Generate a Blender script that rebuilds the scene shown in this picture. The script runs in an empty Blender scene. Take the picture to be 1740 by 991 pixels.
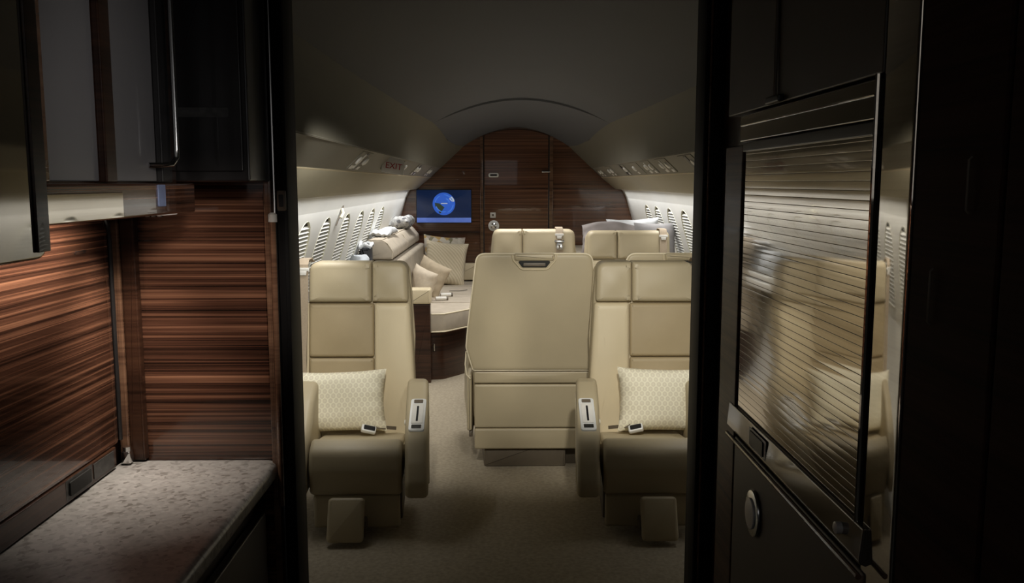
import bpy, bmesh, math, random
from mathutils import Vector, Matrix
random.seed(7)
sc = bpy.context.scene
COL = sc.collection
PI = math.pi

# ------------------------------------------------------------------ camera
F = 1500.0                       # focal length in pixels of the 1740 px wide frame
EYE = 1.45
PIT = math.atan(185 / F)
YAW = math.atan(20 / F * math.cos(PIT))
cd = bpy.data.cameras.new('camera')
cd.sensor_width = 36.0
cd.lens = F / 1740 * 36
cd.clip_start = 0.02
cam = bpy.data.objects.new('camera', cd)
cam.location = (0, 0, EYE)
cam.rotation_euler = (PI / 2 - PIT, 0, -YAW)
COL.objects.link(cam)
sc.camera = cam

# ------------------------------------------------------------------ materials
def new_mat(name):
    m = bpy.data.materials.new(name)
    m.use_nodes = True
    nt = m.node_tree
    return m, nt, nt.nodes['Principled BSDF']

def nd(nt, t, **kw):
    n = nt.nodes.new(t)
    for k, v in kw.items():
        setattr(n, k, v)
    return n

def plain(name, c, rough=.5, metal=0.0, coat=0.0, var=.06, scale=30, bump=0.0, bscale=200, ior=1.5, emit=None, estr=1.0, coords='Object'):
    m, nt, b = new_mat(name)
    tc = nd(nt, 'ShaderNodeTexCoord')
    n1 = nd(nt, 'ShaderNodeTexNoise')
    n1.inputs['Scale'].default_value = scale
    n1.inputs['Detail'].default_value = 3
    nt.links.new(tc.outputs[coords], n1.inputs['Vector'])
    cr = nd(nt, 'ShaderNodeValToRGB')
    cr.color_ramp.elements[0].position = .3
    cr.color_ramp.elements[1].position = .7
    cr.color_ramp.elements[0].color = tuple(x * (1 - var) for x in c) + (1,)
    cr.color_ramp.elements[1].color = tuple(min(1, x * (1 + var)) for x in c) + (1,)
    nt.links.new(n1.outputs['Fac'], cr.inputs['Fac'])
    nt.links.new(cr.outputs['Color'], b.inputs['Base Color'])
    b.inputs['Roughness'].default_value = rough
    b.inputs['Metallic'].default_value = metal
    b.inputs['Coat Weight'].default_value = coat
    b.inputs['Coat Roughness'].default_value = .04
    b.inputs['IOR'].default_value = ior
    if bump:
        n2 = nd(nt, 'ShaderNodeTexNoise')
        n2.inputs['Scale'].default_value = bscale
        n2.inputs['Detail'].default_value = 4
        nt.links.new(tc.outputs[coords], n2.inputs['Vector'])
        bp = nd(nt, 'ShaderNodeBump')
        bp.inputs['Strength'].default_value = bump
        bp.inputs['Distance'].default_value = .002
        nt.links.new(n2.outputs['Fac'], bp.inputs['Height'])
        nt.links.new(bp.outputs['Normal'], b.inputs['Normal'])
    if emit:
        b.inputs['Emission Color'].default_value = emit + (1,)
        b.inputs['Emission Strength'].default_value = estr
    return m

def wood(name, dark, mid, light, rough=.12, coat=1.0, sz=34, metal=0.0, spec=.5, fine=170, cior=1.5, along=.7, hi=.72, lo=.36, mid_p=.5):
    m, nt, b = new_mat(name)
    tc = nd(nt, 'ShaderNodeTexCoord')
    def noise(sa, s_z, det):
        mp = nd(nt, 'ShaderNodeMapping')
        mp.inputs['Scale'].default_value = (sa, sa, s_z)
        nt.links.new(tc.outputs['Object'], mp.inputs['Vector'])
        n = nd(nt, 'ShaderNodeTexNoise')
        n.inputs['Scale'].default_value = 1
        n.inputs['Detail'].default_value = det
        n.inputs['Roughness'].default_value = .6
        n.inputs['Distortion'].default_value = .25
        nt.links.new(mp.outputs['Vector'], n.inputs['Vector'])
        return n
    a = noise(along, sz, 5)
    f = noise(along * 3.5, fine, 4)
    mx = nd(nt, 'ShaderNodeMix')
    mx.data_type = 'FLOAT'
    mx.inputs[0].default_value = .38
    nt.links.new(a.outputs['Fac'], mx.inputs[2])
    nt.links.new(f.outputs['Fac'], mx.inputs[3])
    cr = nd(nt, 'ShaderNodeValToRGB')
    e = cr.color_ramp.elements
    e[0].position = lo; e[0].color = dark + (1,)
    e[1].position = hi; e[1].color = light + (1,)
    k = e.new(mid_p); k.color = mid + (1,)
    nt.links.new(mx.outputs[0], cr.inputs['Fac'])
    nt.links.new(cr.outputs['Color'], b.inputs['Base Color'])
    b.inputs['Roughness'].default_value = rough
    b.inputs['Metallic'].default_value = metal
    b.inputs['Coat Weight'].default_value = coat
    b.inputs['Coat Roughness'].default_value = .02
    b.inputs['Coat IOR'].default_value = cior
    b.inputs['Specular IOR Level'].default_value = spec
    return m

M = {}
M['leather'] = plain('cream_leather', (.47, .395, .258), .47, var=.03, scale=6, bump=.12, bscale=260)
M['leather_insert'] = plain('tan_leather', (.40, .315, .185), .5, var=.04, scale=6, bump=.12, bscale=260)
M['leather_light'] = plain('light_cream_leather', (.66, .56, .375), .45, var=.03, scale=6, bump=.12, bscale=260)
M['piping'] = plain('piping_leather', (.80, .71, .52), .5, var=.02)
M['seam'] = plain('seam_thread', (.14, .10, .055), .8, var=.05)
M['taupe'] = plain('taupe_plastic', (.13, .105, .075), .5, var=.05)
M['carpet'] = plain('beige_carpet', (.36, .305, .22), .95, var=.16, scale=60, bump=.9, bscale=420)
M['suede'] = plain('taupe_suede', (.36, .31, .24), .85, var=.10, scale=14, bump=.2, bscale=300)
M['suede_light'] = plain('light_taupe_suede', (.44, .38, .30), .85, var=.08, scale=14, bump=.2, bscale=300)
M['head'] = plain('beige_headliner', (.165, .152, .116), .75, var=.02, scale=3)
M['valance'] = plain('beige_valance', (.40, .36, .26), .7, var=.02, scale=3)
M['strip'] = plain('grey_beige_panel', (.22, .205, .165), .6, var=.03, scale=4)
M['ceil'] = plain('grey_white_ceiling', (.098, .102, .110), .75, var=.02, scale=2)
M['white'] = plain('white_wall_panel', (.74, .74, .71), .5, var=.02, scale=4)
M['blind'] = plain('white_blind_slat', (.78, .78, .74), .5, var=.02)
M['reveal'] = plain('ivory_window_reveal', (.66, .64, .50), .5, var=.02)
M['slotdark'] = plain('dark_gap', (.02, .02, .018), .8, var=.05)
M['black'] = plain('black_gloss', (.022, .020, .020), .3, coat=.15, var=.1)
M['jamb_black'] = plain('black_door_post', (.010, .009, .009), .5, var=.1, ior=1.2)
M['blackm'] = plain('black_plastic', (.015, .015, .016), .4, var=.1)
M['chrome'] = plain('satin_chrome', (.72, .72, .71), .22, metal=1, var=.03)
M['silver'] = plain('silver_plastic', (.76, .76, .74), .35, metal=.1, var=.03)
M['belt'] = plain('beige_webbing', (.40, .32, .23), .8, var=.08, scale=160, bump=.3, bscale=500)
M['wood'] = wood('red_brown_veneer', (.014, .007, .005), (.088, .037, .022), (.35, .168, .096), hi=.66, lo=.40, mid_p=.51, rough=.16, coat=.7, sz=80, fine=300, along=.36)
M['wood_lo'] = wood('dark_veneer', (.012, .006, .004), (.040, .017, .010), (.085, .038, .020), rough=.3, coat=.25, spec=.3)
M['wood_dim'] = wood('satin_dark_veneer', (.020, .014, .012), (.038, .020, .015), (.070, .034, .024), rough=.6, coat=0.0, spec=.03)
M['wood_aft'] = wood('aft_veneer', (.030, .012, .007), (.105, .045, .023), (.25, .118, .062), sz=55, fine=150, along=.35, coat=.8, rough=.18)
M['wood_jamb'] = wood('jamb_veneer', (.05, .026, .015), (.13, .070, .040), (.22, .125, .075))
M['wood_edge'] = wood('pale_edge_veneer', (.09, .045, .028), (.19, .10, .06), (.30, .17, .10), sz=20)  # paler veneer for edge strips and beads
M['tambour'] = wood('lacquered_tambour', (.30, .26, .205), (.55, .49, .41), (.76, .71, .62), rough=.07, coat=.6, metal=.88, sz=40)
M['mirror'] = wood('polished_post', (.46, .41, .34), (.55, .50, .42), (.66, .61, .52), rough=.04, coat=.5, metal=.9, sz=8)
M['cab_mirror'] = plain('polished_cabinet_door', (.40, .37, .32), .06, metal=.92, coat=.4, var=.08, scale=5)
M['wood_stile'] = wood('stile_veneer', (.022, .011, .007), (.075, .034, .019), (.14, .065, .036), rough=.4, coat=.05, spec=.2, sz=60, fine=220)
M['glosspanel'] = plain('brown_gloss_panel', (.16, .135, .105), .1, metal=.55, coat=.6, var=.06, scale=5)
M['drawer'] = plain('brown_drawer_front', (.07, .055, .04), .45, coat=.05, var=.08, scale=5)
M['frost'] = plain('grey_frosted_glass', (.23, .22, .22), .35, coat=.2, var=.03, scale=3)
M['grey_fab'] = plain('grey_fabric', (.25, .24, .24), .9, var=.08, scale=20, bump=.3, bscale=300)
M['mauve_fab'] = plain('mauve_grey_fabric', (.22, .195, .185), .9, var=.10, scale=12, bump=.3, bscale=300)
M['white_fab'] = plain('white_linen', (.60, .61, .62), .9, var=.04, scale=12, bump=.3, bscale=200)
M['blue_fab'] = plain('pale_blue_grey_linen', (.46, .49, .52), .9, var=.05, scale=12, bump=.3, bscale=200)
M['dark_fab'] = plain('charcoal_fabric', (.035, .036, .04), .9, var=.2, scale=20)
M['sand_fab'] = plain('sand_fabric', (.46, .38, .27), .9, var=.08, scale=30, bump=.3, bscale=300)
M['sand_light'] = plain('pale_sand_fabric', (.58, .50, .39), .9, var=.08, scale=30, bump=.3, bscale=300)
M['lens'] = plain('lamp_lens', (.8, .8, .78), .4, emit=(1.0, .86, .74), estr=.22)
M['blue_reflection'] = plain('pale_blue_reflection', (.20, .25, .42), .5, var=.1, scale=60)  # flat blue standing in for a reflection
M['label_grey'] = plain('grey_label', (.06, .058, .055), .5, var=.3, scale=90)
M['red'] = plain('red_paint', (.42, .03, .03), .5, var=.03)
M['offwhite'] = plain('off_white_plastic', (.72, .70, .65), .45, var=.03)
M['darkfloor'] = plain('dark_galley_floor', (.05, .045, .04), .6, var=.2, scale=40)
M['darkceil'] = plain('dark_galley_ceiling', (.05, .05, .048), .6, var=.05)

def stone():
    m, nt, b = new_mat('speckled_grey_stone')
    tc = nd(nt, 'ShaderNodeTexCoord')
    v = nd(nt, 'ShaderNodeTexVoronoi'); v.inputs['Scale'].default_value = 130
    n = nd(nt, 'ShaderNodeTexNoise'); n.inputs['Scale'].default_value = 45; n.inputs['Detail'].default_value = 6
    nt.links.new(tc.outputs['Object'], v.inputs['Vector']); nt.links.new(tc.outputs['Object'], n.inputs['Vector'])
    mx = nd(nt, 'ShaderNodeMix'); mx.data_type = 'FLOAT'; mx.inputs[0].default_value = .5
    nt.links.new(v.outputs['Color'], mx.inputs[2]); nt.links.new(n.outputs['Fac'], mx.inputs[3])
    cr = nd(nt, 'ShaderNodeValToRGB'); e = cr.color_ramp.elements
    e[0].position = .25; e[0].color = (.17, .155, .14, 1)
    e[1].position = .8; e[1].color = (.44, .42, .40, 1)
    k = e.new(.42); k.color = (.33, .315, .30, 1)
    nt.links.new(mx.outputs[0], cr.inputs['Fac']); nt.links.new(cr.outputs['Color'], b.inputs['Base Color'])
    b.inputs['Roughness'].default_value = .3
    return m
M['stone'] = stone()

def hexpillow(name, ground, motif, scale, lattice=.56):
    """cloth woven with rows of pale ovals on a staggered lattice (in the pillow's own x-z plane)"""
    m, nt, b = new_mat(name)
    tc = nd(nt, 'ShaderNodeTexCoord')
    mp = nd(nt, 'ShaderNodeMapping'); mp.inputs['Scale'].default_value = (scale, 0, scale * lattice)
    nt.links.new(tc.outputs['Object'], mp.inputs['Vector'])
    ds = []
    for off in (0.0, .5):
        ad = nd(nt, 'ShaderNodeVectorMath', operation='ADD'); ad.inputs[1].default_value = (off, 0, off)
        fr = nd(nt, 'ShaderNodeVectorMath', operation='FRACTION')
        sb = nd(nt, 'ShaderNodeVectorMath', operation='SUBTRACT'); sb.inputs[1].default_value = (.5, 0, .5)
        ml = nd(nt, 'ShaderNodeVectorMath', operation='MULTIPLY'); ml.inputs[1].default_value = (1, 0, 1.45)
        ln = nd(nt, 'ShaderNodeVectorMath', operation='LENGTH')
        nt.links.new(mp.outputs[0], ad.inputs[0]); nt.links.new(ad.outputs[0], fr.inputs[0])
        nt.links.new(fr.outputs[0], sb.inputs[0]); nt.links.new(sb.outputs[0], ml.inputs[0]); nt.links.new(ml.outputs[0], ln.inputs[0])
        ds.append(ln)
    mn = nd(nt, 'ShaderNodeMath', operation='MINIMUM')
    nt.links.new(ds[0].outputs['Value'], mn.inputs[0]); nt.links.new(ds[1].outputs['Value'], mn.inputs[1])
    cr = nd(nt, 'ShaderNodeValToRGB'); e = cr.color_ramp.elements
    lite = tuple(.5 * (g + k) for g, k in zip(ground, motif))
    e[0].position = 0.0; e[0].color = lite + (1,)
    e[1].position = .46; e[1].color = ground + (1,)
    for p, c in ((.10, lite), (.17, motif), (.36, motif), (.41, ground)):
        k = e.new(p); k.color = c + (1,)
    nt.links.new(mn.outputs[0], cr.inputs['Fac']); nt.links.new(cr.outputs['Color'], b.inputs['Base Color'])
    n2 = nd(nt, 'ShaderNodeTexNoise'); n2.inputs['Scale'].default_value = 300
    nt.links.new(tc.outputs['Object'], n2.inputs['Vector'])
    bp = nd(nt, 'ShaderNodeBump'); bp.inputs['Strength'].default_value = .2; bp.inputs['Distance'].default_value = .002
    nt.links.new(n2.outputs['Fac'], bp.inputs['Height']); nt.links.new(bp.outputs['Normal'], b.inputs['Normal'])
    b.inputs['Roughness'].default_value = .8
    return m
M['hexcloth'] = hexpillow('oval_pattern_cloth', (.93, .88, .69), (.76, .70, .54), 38, .60)

def linecloth():
    m, nt, b = new_mat('ribbed_cream_cloth')
    tc = nd(nt, 'ShaderNodeTexCoord')
    w = nd(nt, 'ShaderNodeTexWave'); w.inputs['Scale'].default_value = 18; w.bands_direction = 'DIAGONAL'
    w.inputs['Distortion'].default_value = .6
    nt.links.new(tc.outputs['Object'], w.inputs['Vector'])
    cr = nd(nt, 'ShaderNodeValToRGB'); e = cr.color_ramp.elements
    e[0].color = (.50, .43, .30, 1); e[1].color = (.64, .56, .41, 1)
    nt.links.new(w.outputs['Color'], cr.inputs['Fac']); nt.links.new(cr.outputs['Color'], b.inputs['Base Color'])
    b.inputs['Roughness'].default_value = .9
    return m
M['linecloth'] = linecloth()

def blotch(name, cols, scale, rnd=1.0):
    m, nt, b = new_mat(name)
    tc = nd(nt, 'ShaderNodeTexCoord')
    v = nd(nt, 'ShaderNodeTexVoronoi'); v.inputs['Scale'].default_value = scale
    nt.links.new(tc.outputs['Object'], v.inputs['Vector'])
    cr = nd(nt, 'ShaderNodeValToRGB'); cr.color_ramp.interpolation = 'CONSTANT'
    e = cr.color_ramp.elements
    e[0].color = cols[0] + (1,); e[1].position = 1 / len(cols); e[1].color = cols[1] + (1,)
    for i, c in enumerate(cols[2:]):
        k = e.new((i + 2) / len(cols)); k.color = c + (1,)
    sp = nd(nt, 'ShaderNodeSeparateColor')
    nt.links.new(v.outputs['Color'], sp.inputs[0]); nt.links.new(sp.outputs[0], cr.inputs['Fac'])
    nt.links.new(cr.outputs['Color'], b.inputs['Base Color'])
    b.inputs['Roughness'].default_value = .9
    return m
M['floral'] = blotch('floral_cloth', [(.55, .50, .42), (.24, .22, .14), (.50, .33, .12), (.38, .31, .26), (.60, .56, .48)], 22)
M['greypat'] = blotch('grey_scroll_cloth', [(.42, .42, .41), (.14, .14, .15), (.34, .34, .34), (.50, .50, .49)], 42)
def glow(name, c, s):
    return plain(name, c, .3, var=.12, scale=14, emit=c, estr=s)
M['scr'] = glow('screen_navy', (.006, .016, .055), .55)
M['scr_bar'] = glow('screen_bar', (.10, .17, .52), .55)
M['sea'] = glow('screen_sea', (.030, .125, .62), .55)
M['sea2'] = glow('screen_pale_sea', (.075, .24, .80), .55)
M['land'] = glow('screen_land', (.030, .050, .035), .5)
M['ice'] = glow('screen_ice', (.52, .58, .62), .55)

# ------------------------------------------------------------------ mesh helpers
def bmn():
    return bmesh.new()

def round_poly(pts, r, n=5):
    """round the corners of a closed 2-D polygon; r is one radius or one per corner"""
    out = []
    N = len(pts)
    for i in range(N):
        rr = r[i] if isinstance(r, (list, tuple)) else r
        p = Vector(pts[i]); a = Vector(pts[i - 1]); c = Vector(pts[(i + 1) % N])
        if rr <= 0:
            out.append(tuple(p)); continue
        u = (a - p); v = (c - p)
        lu, lv = u.length, v.length
        u.normalize(); v.normalize()
        ang = math.acos(max(-1, min(1, u.dot(v))))
        if ang > PI - .05:
            out.append(tuple(p)); continue
        t = min(rr / math.tan(ang / 2), lu * .48, lv * .48)
        p0, p1 = p + u * t, p + v * t
        for k in range(n + 1):
            s = k / n
            q = p0 * (1 - s) ** 2 + p * 2 * s * (1 - s) + p1 * s * s
            out.append(tuple(q))
    return out

def inset(pts, d):
    N = len(pts)
    area = sum(pts[i - 1][0] * pts[i][1] - pts[i][0] * pts[i - 1][1] for i in range(N))
    sg = 1 if area > 0 else -1
    out = []
    for i in range(N):
        p = Vector(pts[i])
        e0 = p - Vector(pts[i - 1]); e1 = Vector(pts[(i + 1) % N]) - p
        if e0.length < 1e-9: e0 = e1
        if e1.length < 1e-9: e1 = e0
        n0 = Vector((-e0.y, e0.x)).normalized() * sg; n1 = Vector((-e1.y, e1.x)).normalized() * sg
        nn = n0 + n1
        if nn.length < 1e-6: nn = n0.copy()
        nn.normalize()
        k = d / max(.4, nn.dot(n0))
        q = p + nn * k
        out.append((q.x, q.y))
    return out

def slab(bm, outline, t0, t1, axis='y', r=.01, n=3, bulge0=0.0, bulge1=0.0, fn=None):
    """closed outline swept from t0 to t1 along an axis, rims rounded by r, faces swelling by bulge"""
    r = min(r, abs(t1 - t0) / 2.001)
    rings = []
    def put(pts, tt):
        vs = []
        for i, (a, b) in enumerate(pts):
            t = tt[i] if isinstance(tt, list) else tt
            co = (a, t, b) if axis == 'y' else ((t, a, b) if axis == 'x' else (a, b, t))
            co = Vector(co)
            if fn: co = fn(co)
            vs.append(bm.verts.new(co))
        rings.append(vs)
    s = 1 if t1 > t0 else -1
    if bulge0 or bulge1:
        per = sum((Vector(outline[i]) - Vector(outline[i - 1])).length for i in range(len(outline)))
        st = per / 56
        dense = []
        for i in range(len(outline)):
            p, q = Vector(outline[i - 1]), Vector(outline[i])
            k = max(1, int((q - p).length / st))
            dense += [tuple(p + (q - p) * j / k) for j in range(k)]
        outline = dense
    bx0, bx1 = min(p[0] for p in outline), max(p[0] for p in outline)
    by0, by1 = min(p[1] for p in outline), max(p[1] for p in outline)
    cx = sum(p[0] for p in outline) / len(outline); cy = sum(p[1] for p in outline) / len(outline)
    inn = inset(outline, r)
    def cap(t, bul, sign, order):
        ks = (.12, .26, .4, .54, .68, .8, .9, .96) if bul else ()
        seq = [[(cx + (p[0] - cx) * k, cy + (p[1] - cy) * k) for p in inn] for k in ks]
        return seq if order else seq[::-1]
    def swell(p, bul):
        u = (2 * p[0] - bx0 - bx1) / (bx1 - bx0 - 2 * r); v = (2 * p[1] - by0 - by1) / (by1 - by0 - 2 * r)
        return bul * max(0, 1 - u * u) ** 1.4 * max(0, 1 - v * v) ** 1.4
    for pts in cap(t0, bulge0, -s, True): put(pts, [t0 - s * swell(p, bulge0) for p in pts])
    for k in range(n + 1):
        a = k / n * PI / 2
        put(inset(outline, r * (1 - math.sin(a))) if k < n else outline, t0 + s * r * (1 - math.cos(a)))
    for k in range(n, -1, -1):
        a = k / n * PI / 2
        put(inset(outline, r * (1 - math.sin(a))) if k < n else outline, t1 - s * r * (1 - math.cos(a)))
    for pts in cap(t1, bulge1, s, False): put(pts, [t1 + s * swell(p, bulge1) for p in pts])
    N = len(outline)
    for a, b in zip(rings, rings[1:]):
        for i in range(N):
            bm.faces.new((a[i - 1], a[i], b[i], b[i - 1]))
    bm.faces.new(rings[0]); bm.faces.new(rings[-1][::-1])

def rect(x0, x1, y0, y1, r=0, n=5):
    p = [(x0, y0), (x1, y0), (x1, y1), (x0, y1)]
    return round_poly(p, r, n) if r else p

def box(bm, x0, x1, y0, y1, z0, z1, r=.004, n=2, fn=None):
    r = min(r, (x1 - x0) * .45, (y1 - y0) * .45, (z1 - z0) * .45)
    slab(bm, rect(x0, x1, z0, z1, r, 3), y0, y1, 'y', r, n, fn=fn)

def tube(bm, pts, r, n=8, caps=True):
    pts = [Vector(p) for p in pts]
    rings = []
    up0 = None
    for i, p in enumerate(pts):
        d = (pts[min(i + 1, len(pts) - 1)] - pts[max(i - 1, 0)]).normalized()
        up = up0 if up0 is not None else (Vector((0, 0, 1)) if abs(d.z) < .9 else Vector((1, 0, 0)))
        s = d.cross(up)
        if s.length < 1e-6: s = d.cross(Vector((.3, .9, .1)))
        s.normalize(); u = s.cross(d).normalized(); up0 = u
        rr = r[i] if isinstance(r, (list, tuple)) else r
        rings.append([bm.verts.new(p + (s * math.cos(k / n * 2 * PI) + u * math.sin(k / n * 2 * PI)) * rr) for k in range(n)])
    for a, b in zip(rings, rings[1:]):
        for k in range(n):
            bm.faces.new((a[k - 1], a[k], b[k], b[k - 1]))
    if caps:
        bm.faces.new(rings[0]); bm.faces.new(rings[-1][::-1])

def ribbon(bm, pts, w, side=(1, 0, 0), th=.003):
    """a flat strap following pts, w wide along side, th thick"""
    s = Vector(side).normalized() * (w / 2)
    pts = [Vector(p) for p in pts]
    rows = []
    for i, p in enumerate(pts):
        d = (pts[min(i + 1, len(pts) - 1)] - pts[max(i - 1, 0)]).normalized()
        nrm = d.cross(s).normalized() * (th / 2)
        rows.append([bm.verts.new(p - s + nrm), bm.verts.new(p + s + nrm), bm.verts.new(p + s - nrm), bm.verts.new(p - s - nrm)])
    for a, b in zip(rows, rows[1:]):
        for k in range(4):
            bm.faces.new((a[k - 1], a[k], b[k], b[k - 1]))
    bm.faces.new(rows[0]); bm.faces.new(rows[-1][::-1])

def pillow(bm, w, h, t, mat=None, n=22, pinch=.07, seed=1, wr=.012, power=.55, flop=0.0):
    """a stuffed cushion: two bellied faces meeting at a pinched seam, local x-z plane"""
    rnd = random.Random(seed)
    ph = [rnd.uniform(0, 6.28) for _ in range(8)]
    grid = {}
    for side in (0, 1):
        sg = -1 if side == 0 else 1
        for i in range(n + 1):
            for j in range(n + 1):
                if side and (i in (0, n) or j in (0, n)):
                    grid[1, i, j] = grid[0, i, j]; continue
                u = -1 + 2 * i / n; v = -1 + 2 * j / n
                x = w / 2 * u * (1 - pinch * (1 - abs(u * u)) * 0 - pinch * (1 - v * v) * abs(u) ** 3)
                z = h / 2 * v * (1 - pinch * (1 - u * u) * abs(v) ** 3)
                th = t / 2 * (max(0, 1 - u ** 4) * max(0, 1 - v ** 4)) ** power
                edge = max(abs(u), abs(v))
                wrk = wr * edge ** 3 * (math.sin(9 * u + ph[0] + 3 * v) + math.sin(11 * v + ph[1] - 2 * u)) * .5
                wrk += wr * .6 * math.sin(3 * u + 2.2 * v + ph[2])
                y = sg * th + wrk * (1 if edge < 1 else .6)
                z -= flop * (1 - v) * 0 + flop * u * u * (v + 1) * .5
                x += rnd.uniform(-1, 1) * wr * .12
                grid[side, i, j] = bm.verts.new((x, y, z))
    for side in (0, 1):
        for i in range(n):
            for j in range(n):
                q = [grid[side, i, j], grid[side, i + 1, j], grid[side, i + 1, j + 1], grid[side, i, j + 1]]
                bm.faces.new(q if side == 0 else q[::-1])

HARD = {'wood', 'wood_lo', 'wood_dim', 'wood_aft', 'wood_jamb', 'wood_edge', 'tambour', 'mirror', 'cab_mirror', 'wood_stile', 'glosspanel', 'drawer', 'black', 'blackm', 'stone', 'frost'}
def finish(name, bm, m, smooth=38):
    bmesh.ops.recalc_face_normals(bm, faces=bm.faces[:])
    me = bpy.data.meshes.new(name)
    bm.to_mesh(me); bm.free()
    for p in me.polygons: p.use_smooth = True
    me.set_sharp_from_angle(angle=math.radians(smooth))
    me.materials.append(M[m] if isinstance(m, str) else m)
    o = bpy.data.objects.new(name, me)
    COL.objects.link(o)
    if m in HARD:
        wnm = o.modifiers.new('weighted_normal', 'WEIGHTED_NORMAL'); wnm.keep_sharp = True
    return o

def world_of(o):
    mt = Matrix.Identity(4)
    while o:
        mt = Matrix.LocRotScale(o.location, o.rotation_euler, o.scale) @ mt
        o = o.parent
    return mt

def obj(name, bm, m, parent=None, world=False, smooth=38, label=None):
    if parent is not None and world:
        bm.transform(world_of(parent).inverted())
    o = finish(name, bm, m, smooth)
    if parent is not None:
        o.parent = parent
    if label: o['label'] = label
    return o

def tag(o, label, cat, group=None, kind=None):
    o['label'] = label; o['category'] = cat
    if group: o['group'] = group
    if kind: o['kind'] = kind
    return o

def thing(name, label, cat, loc=(0, 0, 0), rotz=0.0, group=None):
    o = bpy.data.objects.new(name, None)
    o.empty_display_size = .05
    COL.objects.link(o)
    o.location = loc; o.rotation_euler = (0, 0, rotz)
    return tag(o, label, cat, group)

def struct(name, bm, m, label, cat, smooth=38):
    o = finish(name, bm, m, smooth)
    return tag(o, label, cat, kind='structure')

def strip_surface(bm, rows):
    """quads between successive rows of points"""
    vr = [[bm.verts.new(p) for p in r] for r in rows]
    for a, b in zip(vr, vr[1:]):
        for i in range(len(a) - 1):
            bm.faces.new((a[i], a[i + 1], b[i + 1], b[i]))

# ------------------------------------------------------------------ cabin shell
CX = .158          # cabin centre line
FZ = -.03          # carpet level
Y0, Y1 = 1.84, 8.77

bm = bmn(); box(bm, CX - 1.35, CX + 1.35, Y0, Y1 + .05, FZ - .06, FZ, .002)
struct('floor', bm, 'carpet', 'beige cabin carpet running down the aisle', 'floor')
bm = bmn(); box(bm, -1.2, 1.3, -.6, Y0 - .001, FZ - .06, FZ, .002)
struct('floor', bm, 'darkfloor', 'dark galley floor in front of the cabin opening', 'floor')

def interp(tab, y):
    for (ya, *a), (yb, *b) in zip(tab, tab[1:]):
        if y <= yb:
            k = (y - ya) / (yb - ya)
            k = max(0, min(1, k))
            return [p + (q - p) * k for p, q in zip(a, b)]
    return list(tab[-1][1:])
BT = [(1.84, .80, 1.905, 2.10), (3.5, .765, 1.895, 2.09), (5.2, .71, 1.89, 2.075), (6.6, .645, 1.885, 2.052), (7.3, .635, 1.862, 2.030), (7.9, .625, 1.822, 2.010), (8.4, .575, 1.800, 1.995), (8.77, .515, 1.805, 1.985)]
ys = [Y0 + (Y1 - Y0) * i / 40 for i in range(41)]
def head_pts(y, sg):
    b, zb, zc = interp(BT, y)
    pb = Vector((b, zb)); pc = Vector((.743, 1.592))
    # the headliner swells between the ceiling edge and the service strip
    q = (pb + pc) / 2 + Vector((.045, .02)) * min(1, max(0, (8.8 - y) / 3))
    out = []
    for i in range(9):
        s = i / 8
        p = pb * (1 - s) ** 2 + q * 2 * s * (1 - s) + pc * s * s
        out.append((CX + sg * p.x, y, p.y))
    return out
for sg, nm in ((-1, 'left'), (1, 'right')):
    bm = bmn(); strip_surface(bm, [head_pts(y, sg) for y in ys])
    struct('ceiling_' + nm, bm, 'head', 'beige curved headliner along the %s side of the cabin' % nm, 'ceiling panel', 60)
    bm = bmn()
    slab(bm, [(CX + sg * a, b) for a, b in ((.743, 1.596), (.842, 1.502), (.85, 1.51), (.75, 1.606))], Y0, Y1, 'y', .001, 1)
    struct('trim_1' if sg < 0 else 'trim_2', bm, 'strip', 'grey-beige service strip above the %s windows' % nm, 'trim', 25)
    bm = bmn()
    slab(bm, [(CX + sg * a, b) for a, b in ((.838, 1.508), (.842, 1.498), (.90, 1.452), (.955, 1.405), (.978, 1.388), (.99, 1.385), (.995, 1.40), (.90, 1.50))], Y0, Y1, 'y', .001, 1)
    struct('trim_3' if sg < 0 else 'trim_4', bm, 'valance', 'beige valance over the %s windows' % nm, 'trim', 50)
    tbm = bmn()
    tube(tbm, [(CX + sg * .843, Y0 + .01, 1.500), (CX + sg * .843, Y1 - .01, 1.500)], .0035, 6)
    struct('trim_5' if sg < 0 else 'trim_6', tbm, 'leather_light', 'thin pale bead under the %s service strip' % nm, 'trim')
# central ceiling: raised forward panel, dome at the aft end
def ceil_row(y, lift):
    b, zb, zc = interp(BT, y)
    b += .002
    return [(CX + b * t, y, zc - (zc - zb) * abs(t) ** 1.9 + lift * max(0, 1 - abs(t) ** 4)) for t in [-1 + i / 12 for i in range(25)]]
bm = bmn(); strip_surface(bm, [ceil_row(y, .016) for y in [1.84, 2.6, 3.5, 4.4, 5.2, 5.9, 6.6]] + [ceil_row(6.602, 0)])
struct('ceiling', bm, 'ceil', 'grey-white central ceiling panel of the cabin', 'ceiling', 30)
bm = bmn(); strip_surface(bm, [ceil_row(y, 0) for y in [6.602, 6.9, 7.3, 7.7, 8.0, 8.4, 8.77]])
struct('ceiling', bm, 'ceil', 'grey-white ceiling dome sloping down to the aft bulkhead', 'ceiling', 30)

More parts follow.
